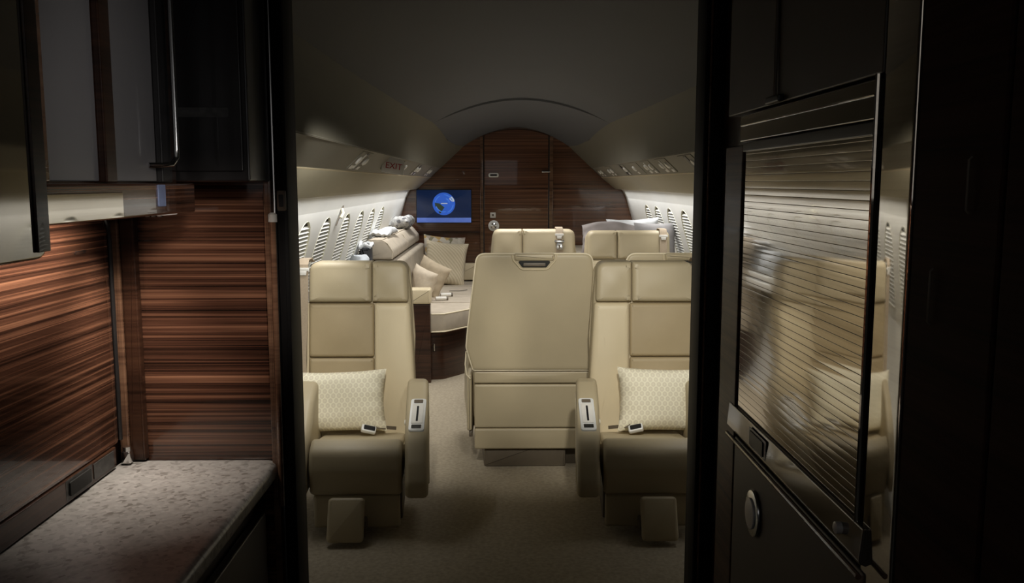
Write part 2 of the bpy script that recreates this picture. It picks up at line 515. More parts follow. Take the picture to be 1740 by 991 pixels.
# side walls with real window openings in the flat band
GX, GZ, HX, HZ = 1.086, 1.30, 1.245, .78
LW = math.hypot(HX - GX, GZ - HZ)
WL = [3.27, 3.80, 4.33, 4.86, 5.50, 6.06, 6.60, 7.14]
WR = [4.33, 4.86, 5.50, 6.08, 6.60, 7.14, 7.62]
def wall_pt(sg, y, v, depth=0.0):
    """v = distance down the flat band from its top, depth = outward"""
    dx, dz = (HX - GX) / LW, (HZ - GZ) / LW
    nx, nz = -dz, dx
    return Vector((CX + sg * (GX + dx * v + nx * depth), y, GZ + dz * v + nz * depth))
VW0, VW1, WW = .04, .47, .33
def win_outline(yc):
    hw = WW / 2
    o = [(yc - hw, VW1), (yc + hw, VW1)]
    for i in range(11):
        a = i / 10 * PI
        o.append((yc + hw * math.cos(a), VW0 + .17 - .17 * math.sin(a)))
    return round_poly(o[:2], 0) + o[2:]
wn = 0
for sg, wins, nm in ((-1, WL, 'left'), (1, WR, 'right')):
    bm = bmn()
    top = [(CX + sg * a, b) for a, b in ((.985, 1.40), (1.02, 1.40), (1.05, 1.375), (GX, GZ))]
    strip_surface(bm, [[(x, y, z) for x, z in top] for y in (Y0, Y1)])
    low = [(CX + sg * a, b) for a, b in ((HX, HZ), (1.262, .62), (1.25, .42), (1.19, .2), (1.09, FZ))]
    strip_surface(bm, [[(x, y, z) for x, z in low] for y in (Y0, Y1)])
    edges = []
    def loop(pts):
        vs = [bm.verts.new(wall_pt(sg, y, v)) for y, v in pts]
        for i in range(len(vs)):
            edges.append(bm.edges.new((vs[i - 1], vs[i])))
        return vs
    loop([(Y0, 0), (Y1, 0), (Y1, LW), (Y0, LW)])
    for yc in wins:
        loop(win_outline(yc))
    bmesh.ops.triangle_fill(bm, edges=edges, use_beauty=True)
    struct('wall_' + nm, bm, 'white', 'white %s cabin side wall pierced by a row of louvred windows' % nm, 'wall', 25)
    for k, yc in enumerate(wins):
        wn += 1
        o2 = win_outline(yc)
        bm = bmn()
        strip_surface(bm, [[wall_pt(sg, y, v, -.002) for y, v in o2 + o2[:1]], [wall_pt(sg, y, v, .03) for y, v in o2 + o2[:1]]])
        w = struct('window_%d' % wn, bm, 'reveal', ('%s louvred cabin window on the %s wall' % (['foremost', 'second', 'third', 'fourth', 'fifth', 'sixth', 'seventh', 'aftmost'][k], nm)), 'window', 50)
        bm = bmn(); vs = [bm.verts.new(wall_pt(sg, y, v, .0125)) for y, v in o2]; bm.faces.new(vs)
        obj('backing', bm, 'slotdark', w)
        bm = bmn()
        v = VW0 + .03
        while v < VW1 - .01:
            hw = WW / 2 - .004
            if v < VW0 + .17:
                hw = WW / 2 * math.sqrt(max(0.02, 1 - ((VW0 + .17 - v) / .17) ** 2)) - .004
            a = [wall_pt(sg, yc - hw, v, .0115), wall_pt(sg, yc + hw, v, .0115), wall_pt(sg, yc + hw, v + .0105, .001), wall_pt(sg, yc - hw, v + .0105, .001)]
            b = [p + Vector((0, 0, -.002)) for p in a]
            va = [bm.verts.new(p) for p in a]; vb = [bm.verts.new(p) for p in b]
            bm.faces.new(va); bm.faces.new(vb[::-1])
            for i in range(4): bm.faces.new((va[i - 1], va[i], vb[i], vb[i - 1]))
            v += .0215
        obj('blind', bm, 'blind', w, smooth=20)

# aft bulkhead
prof = [(.0, 1.985), (.17, 1.968), (.33, 1.922), (.43, 1.87), (.515, 1.808), (.743, 1.592), (.842, 1.500), (.98, 1.387), (1.06, 1.385), (1.105, 1.31), (1.135, 1.20), (1.185, 1.05), (1.275, .75), (1.25, .4), (1.09, FZ)]
full = [(CX + a, b) for a, b in prof] + [(CX - a, b) for a, b in prof[:0:-1]]
bm = bmn(); slab(bm, full, Y1, Y1 + .05, 'y', .001, 1)
struct('wall_aft', bm, 'wood_aft', 'glossy dark wood aft bulkhead with arched top', 'wall', 20)
def arch(x):
    return interp([(-2, 1.9, 0)] + [], x)[0] if False else (1.985 - .063 * (abs(x) / .33) ** 2)
# door
bm = bmn()
ol = [(CX - .315, FZ + .005), (CX + .315, FZ + .005)] + [(CX + .315 - .63 * i / 14, arch(.315 - .63 * i / 14) - .018) for i in range(15)]
slab(bm, ol, Y1 - .022, Y1 - .004, 'y', .004, 2)
door = struct('door_1', bm, 'wood_aft', 'dark wood arched door in the aft bulkhead', 'door', 25)
for s_ in (-1, 1):
    bm = bmn(); box(bm, CX + min(s_ * .316, s_ * .325), CX + max(s_ * .316, s_ * .325), Y1 - .012, Y1 - .001, FZ + .005, 1.90, .001); obj('gap_line', bm, 'blackm', door)  # black strips drawn as the dark gaps beside the door
bm = bmn(); tube(bm, [(-.065, 8.748, 1.027), (-.065, 8.735, 1.027), (-.065, 8.73, 1.027)], [.054, .054, .044], 24); obj('knob_plate', bm, 'silver', door)
bm = bmn(); tube(bm, [(-.065, 8.735, 1.027), (-.065, 8.71, 1.027), (-.065, 8.702, 1.027)], [.028, .03, .018], 20); obj('knob', bm, 'chrome', door)
bm = bmn(); box(bm, -.100, -.045, 8.738, 8.749, 1.105, 1.158, .004); lp = obj('lock_plate', bm, 'offwhite', door)
bm = bmn(); box(bm, -.083, -.063, 8.734, 8.7375, 1.122, 1.142, .003); obj('lock_button', bm, 'taupe', lp)
bm = bmn(); slab(bm, rect(-.115, -.015, 1.502, 1.545, .019), 8.736, 8.749, 'y', .004); lt = obj('latch', bm, 'silver', door)
bm = bmn(); slab(bm, rect(-.10, -.03, 1.514, 1.533, .009), 8.733, 8.7355, 'y', .001); obj('latch_slot', bm, 'blackm', lt)
bm = bmn(); tube(bm, [(.41, 8.74, 1.556), (.445, 8.735, 1.556), (.49, 8.745, 1.556)], [.012, .010, .007], 10); obj('coat_hook', bm, 'chrome', door)
for nm, xa, xb in (('trim_7', -.355, -.325), ('trim_8', .325, .362)):
    bm = bmn()
    zt = arch(max(abs(xa), abs(xb))) - .01
    slab(bm, [(CX + xa, FZ), (CX + xb, FZ), (CX + xb, zt + .005), (CX + xa, zt)], Y1 - .03, Y1, 'y', .003, 2)
    struct(nm, bm, 'wood_jamb', 'wooden jamb strip on the %s side of the aft door' % ('left' if xa < 0 else 'right'), 'trim')
# arched head over the door
bm = bmn()
ptsA = [(CX + x / 100, arch(x / 100) - .004) for x in range(-32, 33, 4)]
for p, q in zip(ptsA, ptsA[1:]):
    pass
tube(bm, [(x, Y1 - .012, z) for x, z in ptsA], .008, 6)
struct('trim_9', bm, 'wood_lo', 'thin dark arched head moulding above the aft door', 'trim')
# low shelf line of the bulkhead under the screen
bm = bmn(); box(bm, -1.0, CX - .36, Y1 - .018, Y1, .955, .975, .003)
struct('trim_10', bm, 'wood_lo', 'dark recessed line on the aft bulkhead below the screen', 'trim')

# ------------------------------------------------------------------ screen
tv = thing('wall_screen', 'lit flight map screen showing a blue globe on the aft bulkhead', 'screen', (-.555, Y1 - .03, 1.06))
bm = bmn(); box(bm, -.828, -.282, 8.742, 8.769, 1.054, 1.384, .004); obj('bezel', bm, 'blackm', tv, True)
bm = bmn(); box(bm, -.822, -.288, 8.7385, 8.7415, 1.060, 1.378, .001); ds = obj('display', bm, 'scr', tv, True)
bm = bmn(); box(bm, -.822, -.288, 8.7365, 8.7383, 1.060, 1.106, .0005); obj('caption_bar', bm, 'scr_bar', ds)
ds_children = []
def disc(bm, cx, cz, rx, rz, y0, y1, n=40, f=None):
    o = []
    for i in range(n):
        a = i / n * 2 * PI
        k = f(a) if f else 1
        o.append((cx + rx * k * math.cos(a), cz + rz * k * math.sin(a)))
    slab(bm, o, y0, y1, 'y', .0002, 1)
GCX, GCZ, GR = -.555, 1.243, .111
bm = bmn(); disc(bm, GCX, GCZ, GR, GR, 8.7372, 8.7384); obj('globe', bm, 'sea', ds)
bm = bmn(); slab(bm, [(GCX - .09, GCZ + .01), (GCX - .045, GCZ + .005), (GCX - .012, GCZ - .022), (GCX + .005, GCZ - .035), (GCX - .012, GCZ - .06), (GCX - .03, GCZ - .09), (GCX - .045, GCZ - .095), (GCX - .055, GCZ - .06), (GCX - .085, GCZ - .025)][::-1], 8.7366, 8.7371, 'y', .0001, 1); obj('land_mass', bm, 'land', ds)
bm = bmn(); slab(bm, round_poly([(GCX + .05, GCZ + .05), (GCX + .075, GCZ + .075), (GCX + .10, GCZ + .045), (GCX + .105, GCZ + .02), (GCX + .075, GCZ + .025)][::-1], .01), 8.7366, 8.7371, 'y', .0001, 1); obj('ice_cap', bm, 'ice', ds)
bm = bmn(); box(bm, GCX - .03, GCX + .035, 8.7364, 8.7371, GCZ + .000, GCZ + .008, .0003); obj('route_tag', bm, 'ice', ds)
for i, (a0, a1, rr) in enumerate(((.3, 1.6, .8), (2.0, 3.0, .78), (3.4, 5.0, .72), (5.1, 6.2, .82), (.2, 1.2, .5))):
    bm = bmn()
    pp = [(GCX + GR * rr * math.cos(a0 + (a1 - a0) * k / 8), GCZ + GR * rr * math.sin(a0 + (a1 - a0) * k / 8)) for k in range(9)]
    tube(bm, [(x, 8.7371, z) for x, z in pp], [.001] + [.005] * 7 + [.001], 6); obj('cloud_streak', bm, 'sea2', ds)
for o in ds.children:
    o.data.transform(world_of(tv).inverted())

# ------------------------------------------------------------------ service panels over the windows
def strip_frame(sg, y):
    """matrix whose x runs aft, y runs up the strip, z points into the cabin"""
    up = Vector((sg * (.743 - .842), 0, 1.596 - 1.502)).normalized()
    aft = Vector((0, 1, 0)) if sg > 0 else Vector((0, -1, 0))
    if sg > 0:
        aft = Vector((0, -1, 0))
    ax = up.cross(Vector((0, 1, 0)))
    nrm = ax.normalized()
    if nrm.x * sg > 0: nrm = -nrm
    xx = up.cross(nrm).normalized()
    o = Vector((CX + sg * .7925, y, 1.549))
    mt = Matrix((xx, up, nrm)).transposed().to_4x4()
    mt.translation = o
    return mt
def service(sg, y, label, kind):
    t = thing('service_panel', label, 'service panel', (CX + sg * .7925, y, 1.549), 0, 'overhead service panels')
    mt = strip_frame(sg, y)
    def put(name, fnc, m):
        bm = bmn(); fnc(bm); bm.transform(mt); obj(name, bm, m, t, True)
    put('plate', lambda b: slab(b, rect(-.16, .16, -.055, .055, .01), .0002, .004, 'z', .001, 1), 'strip')
    def nozzle(x):
        def f(b): tube(b, [(x, .005, .004), (x, .005, .012), (x, .005, .016)], [.022, .022, .012], 14)
        return f
    if 'a' in kind:
        put('slot', lambda b: slab(b, rect(-.02, .035, -.05, .05, .004), .0041, .007, 'z', .001, 1), 'blackm')
    if 'n' in kind:
        put('air_nozzle', nozzle(-.09), 'offwhite')
        put('label_plate', lambda b: slab(b, rect(-.125, -.055, -.05, -.028, .004), .0041, .006, 'z', .001, 1), 'offwhite')
    if 'r' in kind:
        put('reading_light', nozzle(.095), 'offwhite')
        put('switch', lambda b: slab(b, rect(.06, .125, -.05, -.03, .004), .0041, .006, 'z', .001, 1), 'silver')
    if 'w' in kind:
        put('cover', lambda b: slab(b, rect(-.05, -.025, -.045, .045, .004), .0041, .008, 'z', .001, 1), 'offwhite')
    return t
service(-1, 4.05, 'left service panel nearest the front, with black slot and white nozzles', 'anrw')
service(-1, 5.75, 'left service panel just behind the exit sign', 'nr')
service(-1, 6.75, 'left service panel third from the front, with black slot', 'anr')
service(-1, 7.9, 'left service panel closest to the aft bulkhead', 'nr')
for y, kd, lb in ((4.42, 'ar', 'right service panel nearest the front, with wide black slot'), (5.10, 'nrw', 'right service panel with large white fittings behind the front slot'),
                  (5.65, 'nrw', 'right service panel third from the front'), (6.15, 'n', 'right service panel with a single nozzle, fourth from front'),
                  (6.8, 'ar', 'right service panel with a narrow black slot, above the grey pillows'), (7.6, 'nr', 'right service panel next to last before the bulkhead'), (8.35, 'nr', 'right service panel touching the aft bulkhead corner')):
    service(1, y, lb, kd)
# exit sign
t = thing('exit_sign', 'small white sign with red EXIT lettering on the left service strip', 'sign', (CX - .7925, 4.92, 1.549))
nrm = Vector((.42, -1, -.05)).normalized()
upv = (Vector((.17, 0, 1)).normalized()); upv = (upv - nrm * upv.dot(nrm)).normalized()
mt = Matrix((upv.cross(nrm), upv, nrm)).transposed().to_4x4(); mt.translation = Vector((CX - .738, 4.86, 1.540))
bm = bmn(); slab(bm, round_poly([(-.062, -.042), (.062, -.042), (.062, .042), (-.062, .042)], [.006, .006, .03, .006]), -.012, .002, 'z', .003, 2); bm.transform(mt); pl = obj('plate', bm, 'offwhite', t, True)
bm = bmn(); slab(bm, rect(-.055, .03, -.03, .03, .004), -.06, -.0121, 'z', .003, 2); bm.transform(mt); obj('bracket', bm, 'strip', t, True)
fc = bpy.data.curves.new('exit_text', 'FONT'); fc.body = 'EXIT'; fc.size = .046; fc.align_x = 'CENTER'; fc.align_y = 'CENTER'; fc.extrude = .0008
fo = bpy.data.objects.new('exit_text', fc); COL.objects.link(fo)
dg = bpy.context.evaluated_depsgraph_get()
me = bpy.data.meshes.new_from_object(fo.evaluated_get(dg))
bpy.data.objects.remove(fo)
bm = bmn(); bm.from_mesh(me); bpy.data.meshes.remove(me)
bm.transform(Matrix.Translation((0, -.002, .0032))); bm.transform(mt); obj('lettering', bm, 'red', t, True, label='red EXIT letters')
# coat hook on the left wall, dark and ivory hanging strap seen above the second window
t = thing('wall_hook', 'small ivory hook with a dark strap on the left wall between windows', 'hook', tuple(wall_pt(-1, 5.18, 0)))
bm = bmn(); ribbon(bm, [wall_pt(-1, 5.2, -.02, -.006), wall_pt(-1, 5.17, .03, -.008), wall_pt(-1, 5.13, .10, -.006)], .02, (0, 1, 0), .004); obj('strap', bm, 'taupe', t, True)
bm = bmn(); tube(bm, [wall_pt(-1, 5.18, .0, -.004), wall_pt(-1, 5.17, .02, -.02), wall_pt(-1, 5.15, .05, -.018)], .009, 8); obj('hook', bm, 'reveal', t, True)

# ------------------------------------------------------------------ passenger seats
def make_seat(label, x, y, rot, m, W=1.0, hz=1.07, belt=True, aft=False, belt_x=-.262, buckle=True, arms=None, group='cream leather cabin seats'):
    """local: front is -y, floor z=0; m=+1 puts the aisle side at +x.  W widens the seat."""
    t = thing('passenger_seat', label, 'seat', (x, y, FZ), rot, group)
    X = lambda v: v * m * W
    Z0 = -FZ
    kz = (hz + 0.0) / 1.07
    sh = .05 if aft else .12
    def lean(v): return Vector((v.x, v.y + (v.z - .65) * sh, v.z))
    def toe(v): return Vector((v.x - v.y * .07 * m, v.y, v.z))
    def rc(x0, x1, z0, z1, r):
        a, b = sorted((X(x0), X(x1)))
        return rect(a, b, (z0 - FZ) * kz, (z1 - FZ) * kz, r)
    def zz(v): return (v - FZ) * kz
    # base
    bm = bmn(); a, b = sorted((X(-.14), X(.22))); box(bm, a, b, -.44, .08, 0, .17, .012, fn=toe); obj('base', bm, 'taupe', t)
    # seat cushion: side profile swept across
    a, b = sorted((X(-.165), X(.225)))
    prof = round_poly([(-.05, .17), (-.05, .285), (-.40, .352), (-.52, .392), (-.60, .362), (-.628, .28), (-.61, .172)], [.01, .03, .1, .05, .06, .05, .02], 5)
    bm = bmn(); slab(bm, prof, a, b, 'x', .020, 4, .006, .006, fn=toe); obj('seat_cushion', bm, 'leather', t)
    # backrest core
    hw = .255
    ol = round_poly([(X(-hw), zz(.22)), (X(hw), zz(.22)), (X(hw + .012), zz(.5)), (X(hw - .008), zz(.9)), (X(hw - .025), zz(1.055)), (X(-hw + .025), zz(1.055)), (X(-hw + .008), zz(.9)), (X(-hw - .012), zz(.5))], [.02, .02, .1, .1, .04, .04, .1, .1])
    bm = bmn(); slab(bm, ol, .012, .105, 'y', .03, 4, fn=lean); obj('backrest', bm, 'leather', t)
    # bolster on the aisle side, wider; slim one outboard
    ol = round_poly([(X(.080), zz(.21)), (X(.262), zz(.21)), (X(.268), zz(.50)), (X(.245), zz(.874)), (X(.077), zz(.874))], [.015, .02, .2, .02, .012])
    bm = bmn(); slab(bm, ol, -.022, .05, 'y', .022, 4, .008, 0, fn=lean); obj('bolster', bm, 'leather_light', t)
    ol = round_poly([(X(-.265), zz(.21)), (X(-.240), zz(.21)), (X(-.238), zz(.874)), (X(-.250), zz(.874)), (X(-.272), zz(.5))], [.008, .006, .006, .008, .1])
    bm = bmn(); slab(bm, ol, -.008, .05, 'y', .008, 3, fn=lean); obj('bolster', bm, 'leather_light', t)
    bm = bmn(); slab(bm, rc(-.237, .074, .616, .871, .012), -.012, .04, 'y', .014, 3, .006, 0, fn=lean); obj('back_insert', bm, 'leather_insert', t)
    bm = bmn(); slab(bm, rc(-.237, .074, .215, .610, .012), -.012, .04, 'y', .014, 3, .012, 0, fn=lean); obj('back_insert', bm, 'leather_insert', t)
    # headrest: broad piece and narrow piece meeting at a seam
    top = .05
    for nm, x0, x1, r in (('headrest', -.239, .0635, [.012, .008, .008, top]), ('headrest_wing', .0665, .239, [.008, .014, top, .008])):
        pts = [(X(x0), zz(.880)), (X(x1), zz(.880)), (X(x1 - (.006 if x1 > .1 else 0)), zz(1.07)), (X(x0 + (.004 if x0 < 0 else 0)), zz(1.07))]
        bm = bmn(); slab(bm, round_poly(pts, r, 6), -.030, .115, 'y', .026, 6, .006, 0, fn=lean); obj(nm, bm, 'leather', t)
    # armrests
    prof = round_poly([(-.10, .17), (-.10, .565), (-.20, .566), (-.35, .520), (-.52, .415), (-.62, .315), (-.672, .235), (-.655, .17)], [.01, .03, .05, .1, .2, .1, .06, .03], 5)
    for x0, x1 in ((.238, .336), (-.265, -.172)):
        if aft: x0, x1 = (.205, .288) if x0 > 0 else (-.288, -.205)
        if arms: x0, x1 = arms if x0 > 0 else (-arms[1], -arms[0])
        a, b = sorted((X(x0), X(x1)))
        bm = bmn(); slab(bm, prof, a, b, 'x', .024, 4, .003, .003, fn=toe); ar = obj('armrest', bm, 'leather', t)
        if x0 > 0 and not aft and not arms:
            # control plate lying on the sloping top
            u = Vector((0, -.17, -.105)).normalized(); nn = Vector((0, -.105, .17)).normalized()
            cx = (a + b) / 2 + .435 * .07 * m
            mt = Matrix((Vector((1, 0, 0)), -u, nn)).transposed().to_4x4(); mt.translation = Vector((cx + .003 * m, -.435, .4725))
            def put(nm, fnc, mm, par, mt=mt):
                bm = bmn(); fnc(bm); bm.transform(mt); return obj(nm, bm, mm, par)
            p = put('control_panel', lambda q: slab(q, rect(-.034, .034, -.095, .095, .014), -.012, .006, 'z', .003, 2), 'silver', ar)
            put('control_face', lambda q: slab(q, rect(-.025, .025, -.055, .058, .004), .0062, .0095, 'z', .001, 2), 'offwhite', ar)
            put('slot', lambda q: slab(q, rect(-.0045, .0045, -.045, .045, .003), .0096, .0105, 'z', .0003, 1), 'blackm', ar)
            put('button', lambda q: slab(q, rect(-.02, .02, .066, .086, .004), .0062, .009, 'z', .001, 1), 'taupe', ar)
            put('latch_tab', lambda q: slab(q, rect(-.022, .022, -.085, -.064, .004), .0062, .010, 'z', .001, 1), 'chrome', ar)
            bm = bmn(); ss = 1 if m > 0 else -1
            tube(bm, [(X(.238) - .006 * ss, -.40, .43), (X(.238) + .004 * ss, -.40, .43)], .012, 10, True); bm.transform(Matrix.Translation((.028 * m, 0, 0))); obj('recline_button', bm, 'offwhite', ar)
            bm = bmn()
            xo = X(.337)
            tube(bm, [toe(Vector((xo, q[0], q[1]))) for q in ((-.14, .50), (-.25, .48), (-.36, .42), (-.46, .34), (-.52, .26), (-.54, .20))], .0035, 6); obj('piping', bm, 'piping', ar)
    # rear shell
    hb = .290 / 1.19; hm = .350 / 1.19
    ol = round_poly([(X(-.262), zz(.495)), (X(.262), zz(.495)), (X(hm - .002), zz(.62)), (X(hm - .01), zz(.72)), (X(hb), zz(1.10)), (X(-hb), zz(1.10)), (X(-hm + .01), zz(.72)), (X(-hm + .002), zz(.62))] if aft else
                    [(X(-.255), zz(.5)), (X(.255), zz(.5)), (X(.262), zz(.7)), (X(.236), zz(1.055)), (X(-.236), zz(1.055)), (X(-.262), zz(.7))], [.02, .02, .06, .2, .05, .05, .2, .06] if aft else [.02, .02, .1, .05, .05, .1], 6)
    bm = bmn(); slab(bm, ol, .100, .150 if aft else .125, 'y', .018 if aft else .008, 4, 0, .006 if aft else 0, fn=lean); bs = obj('back_shell', bm, 'leather', t)
    if aft:
        bm = bmn(); e = inset(ol, .004); tube(bm, [lean(Vector((q[0], .138, q[1]))) for q in e + e[:1]], .0062, 6, False); obj('piping', bm, 'piping', bs)
        # carry handle at the top of the shell
        hpts = round_poly([(-.103, zz(1.100)), (-.100, zz(1.078)), (-.055, zz(1.050)), (.055, zz(1.050)), (.100, zz(1.078)), (.103, zz(1.100))], [0, .01, .02, .02, .01, 0])
        bm = bmn(); slab(bm, round_poly([(-.098, zz(1.062)), (.098, zz(1.062)), (.104, zz(1.099)), (-.104, zz(1.099))], .012), .128, .160, 'y', .012, 4, fn=lean); obj('handle', bm, 'leather', bs)
        bm = bmn(); slab(bm, round_poly([(-.06, zz(1.030)), (.06, zz(1.030)), (.085, zz(1.062)), (-.085, zz(1.062))], .008), .140, .158, 'y', .002, 2, fn=lean); obj('handle_slot', bm, 'slotdark', bs)
        bm = bmn(); slab(bm, rect(-.055, .055, zz(1.036), zz(1.052), .004), .1581, .162, 'y', .001, 2, fn=lean); obj('handle_bar', bm, 'taupe', bs)
        bm = bmn(); tube(bm, [lean(Vector((q[0], .156, q[1] - .006))) for q in [(-.112, zz(1.10)), (-.108, zz(1.075)), (-.07, zz(1.030)), (-.055, zz(1.024)), (.055, zz(1.024)), (.07, zz(1.030)), (.108, zz(1.075)), (.112, zz(1.10))]], .0035, 6); obj('handle_piping', bm, 'leather_light', bs)
        # lower back: band, panel, flap
        xa, xb = X(-.257), X(.257)
        if xa > xb: xa, xb = xb, xa
        for nm, z0, z1 in (('rear_band', .425, .491), ('rear_panel', .187, .420), ('rear_flap', .072, .183)):
            bm = bmn(); slab(bm, rect(xa, xb, (z0 - FZ), (z1 - FZ), .012), .085, .132, 'y', .010, 3, 0, .004, fn=lean); obj(nm, bm, 'leather', t)
        for s_ in (-1, 1):
            bm = bmn(); box(bm, min(s_ * .345, s_ * .318), max(s_ * .345, s_ * .318), -.30, .105, .20, .50, .012); bk = obj('side_flange', bm, 'leather', t)
            bm = bmn(); tube(bm, [(s_ * .347, .10, .62), (s_ * .352, .10, .55), (s_ * .345, .107, .50), (s_ * .325, .112, .478)], .0035, 6); obj('flange_piping', bm, 'piping', bk)
            bm = bmn(); box(bm, min(s_ * .335, s_ * .316), max(s_ * .335, s_ * .316), -.1, .09, .165, .199, .004); obj('flange_foot', bm, 'taupe', bk)
        bm = bmn(); box(bm, -.235, .255, -.3, .03, 0, .098, .006); obj('pedestal', bm, 'taupe', t)
    else:
        a, b = sorted((X(-.15), X(.215))); bm = bmn(); slab(bm, rect(a, b, .025, .172, .015), -.602, -.562, 'y', .016, 4, .004, 0, fn=toe); obj('leg_panel', bm, 'leather', t)
        bm = bmn()
        slab(bm, rect(min(X(-.03), X(.12)), max(X(-.03), X(.12)), -.09, .09, .02), -.02, .02, 'z', .015, 3)
        bm.transform(Matrix.Translation((0, -.70, .10)) @ Matrix.Rotation(math.radians(66), 4, 'X')); obj('leg_rest', bm, 'leather', t)
        bm = bmn(); box(bm, min(X(.0), X(.12)), max(X(.0), X(.12)), -.66, -.42, .03, .08, .008); obj('leg_rest_arm', bm, 'taupe', t)
    # shoulder belt
    if belt:
        bx = X(belt_x)
        on_head = abs(belt_x) < .23
        yf = -.046 if on_head else -.026
        bm = bmn()
        pts = [(bx, .122, zz(1.062)), (bx, .06, zz(1.084)), (bx, yf + .02, zz(1.082)), (bx, yf, zz(1.06)), (bx, yf - .002, zz(.9)), (bx - .004 * m, yf + .008, zz(.85)), (bx - .012 * m, yf + .008, zz(.6)), (bx - .004 * m, yf - .005, zz(.33))]
        ribbon(bm, [lean(Vector(p)) for p in pts], .05, (1, 0, 0), .003); sb = obj('shoulder_belt', bm, 'belt', t)
        zc = zz(1.03)
        cl = lambda v: lean(v + Vector((bx, yf - .008, 0)))
        bm = bmn(); slab(bm, round_poly([(-.031, zc), (.031, zc), (.031, zc + .016), (-.031, zc + .016)], .005), -.004, .004, 'y', .002, 2, fn=cl)
        slab(bm, round_poly([(-.015, zc - .02), (.015, zc - .02), (.02, zc + .002), (-.02, zc + .002)], .004), -.004, .004, 'y', .002, 2, fn=cl); obj('belt_clip', bm, 'offwhite', sb)
        if on_head == 2 or (on_head and belt_x > -.19):
            zc = zz(.985)
            bm = bmn(); slab(bm, round_poly([(-.034, zc), (.034, zc), (.034, zc + .016), (-.034, zc + .016)], .005), -.005, .005, 'y', .002, 2, fn=cl)
            slab(bm, round_poly([(-.02, zc - .052), (.02, zc - .052), (.024, zc - .03), (.018, zc + .002), (-.018, zc + .002), (-.024, zc - .03)], .004), -.005, .003, 'y', .002, 2, fn=cl); bt = obj('belt_tongue', bm, 'chrome', sb)
            bm = bmn(); slab(bm, rect(-.008, .008, zc - .042, zc - .015, .003), -.0065, -.005, 'y', .0005, 1, fn=cl); obj('tongue_slot', bm, 'taupe', bt)
    if buckle:
        bm = bmn()
        slab(bm, rect(-.034, .034, -.018, .018, .008), -.012, .012, 'z', .006, 3)
        mt = Matrix.Translation((X(.075) , -.235, .352)) @ Matrix.Rotation(m * math.radians(22), 4, 'Y') @ Matrix.Rotation(math.radians(35), 4, 'X') @ Matrix.Rotation(m * math.radians(12), 4, 'Z')
        bm.transform(mt); bk = obj('belt_buckle', bm, 'silver', t)
        bm = bmn(); slab(bm, rect(-.024, .028, -.012, .012, .005), .012, .015, 'z', .001, 2); bm.transform(mt); obj('buckle_face', bm, 'blackm', bk)
        bm = bmn(); ribbon(bm, [(X(.10), -.225, .362), (X(.14), -.20, .352), (X(.19), -.14, .330)], .016, (0, .5, .86), .003); obj('lap_belt', bm, 'taupe', bk)
    return t

make_seat('front left cream seat with patterned lumbar pillow, beside the opening', -.683, 4.20, 0, 1)
make_seat('front right cream seat with patterned lumbar pillow, beside the right jamb', .700, 4.20, 0, -1)
make_seat('cream seat seen from behind in the middle, with handle slot on its back', .170, 4.565, PI, 1, 1.19, 1.07, belt=False, aft=True, buckle=False)
make_seat('cream seat seen from behind, only its top edge above front right seat', .925, 4.565, PI, 1, 1.19, 1.07, belt=False, aft=True, buckle=False)
make_seat('far left cream seat of the pair facing us, silver belt tongue on headrest', .237, 6.22, 0, -1, 1.24, 1.118, belt_x=-.145, buckle=False, arms=(.205, .266))
make_seat('far right cream seat of the pair facing us, in front of grey pillow', .911, 6.22, 0, -1, 1.24, 1.108, belt_x=-.195, buckle=False, arms=(.205, .266))

# lumbar pillows
def cushion(name, label, cat, w, h, t, loc, rot, m, group=None, **kw):
    bm = bmn(); pillow(bm, w, h, t, **kw)
    o = finish(name, bm, m, 60)
    o.location = loc; o.rotation_euler = rot
    return tag(o, label, cat, group)
cushion('lumbar_pillow', 'patterned cream lumbar pillow on the front left seat', 'pillow', .45, .29, .13, (-.757, 4.045, .435), (-.30, -.035, 0), 'hexcloth', 'patterned lumbar pillows', seed=3, wr=.009)
cushion('lumbar_pillow', 'patterned cream lumbar pillow on the front right seat', 'pillow', .45, .30, .13, (.772, 4.045, .438), (-.30, .02, 0), 'hexcloth', 'patterned lumbar pillows', seed=5, wr=.009)

# ------------------------------------------------------------------ sofa on the left
sofa = thing('sofa', 'taupe suede side-facing sofa with wood base along the left wall', 'sofa', (-.7, 7.6, FZ))
plan = [(-1.16, 6.52), (-.512, 6.52), (-.44, 6.535), (-.40, 6.56), (-.255, 6.76), (-.20, 7.0), (-.20, 8.62), (-1.16, 8.62)]
bm = bmn(); slab(bm, inset(plan, .03), FZ, .33, 'z', .004, 2); obj('base', bm, 'wood_lo', sofa, True)
bm = bmn(); slab(bm, round_poly([(-.95, 6.52), (-.515, 6.50), (-.42, 6.52), (-.385, 6.56), (-.24, 6.76), (-.185, 7.0), (-.185, 8.62), (-.95, 8.62)], [.02, .03, .03, .03, .05, .05, .02, .02]), .335, .490, 'z', .025, 4); cu = obj('seat_cushion', bm, 'suede_light', sofa, True)
bm = bmn(); tube(bm, [(-.515, 6.505, .478), (-.42, 6.522, .478), (-.386, 6.565, .478), (-.242, 6.765, .478), (-.190, 7.0, .478), (-.188, 8.6, .478)], .006, 6)
tube(bm, [(-.515, 6.503, .345), (-.42, 6.520, .345), (-.384, 6.565, .345), (-.240, 6.765, .345), (-.187, 7.0, .345), (-.186, 8.6, .345)], .006, 6); obj('piping', bm, 'piping', cu, True)
bm = bmn()
for y in (7.05, 7.6, 8.15): tube(bm, [(-.80, y, .491), (-.5, y + .01, .492), (-.2, y, .490)], .0035, 6)
obj('tufting_seam', bm, 'suede', cu, True)
bm = bmn(); box(bm, -.655, -.517, 6.44, 6.515, FZ, .56, .006); obj('arm_panel', bm, 'wood_lo', sofa, True)
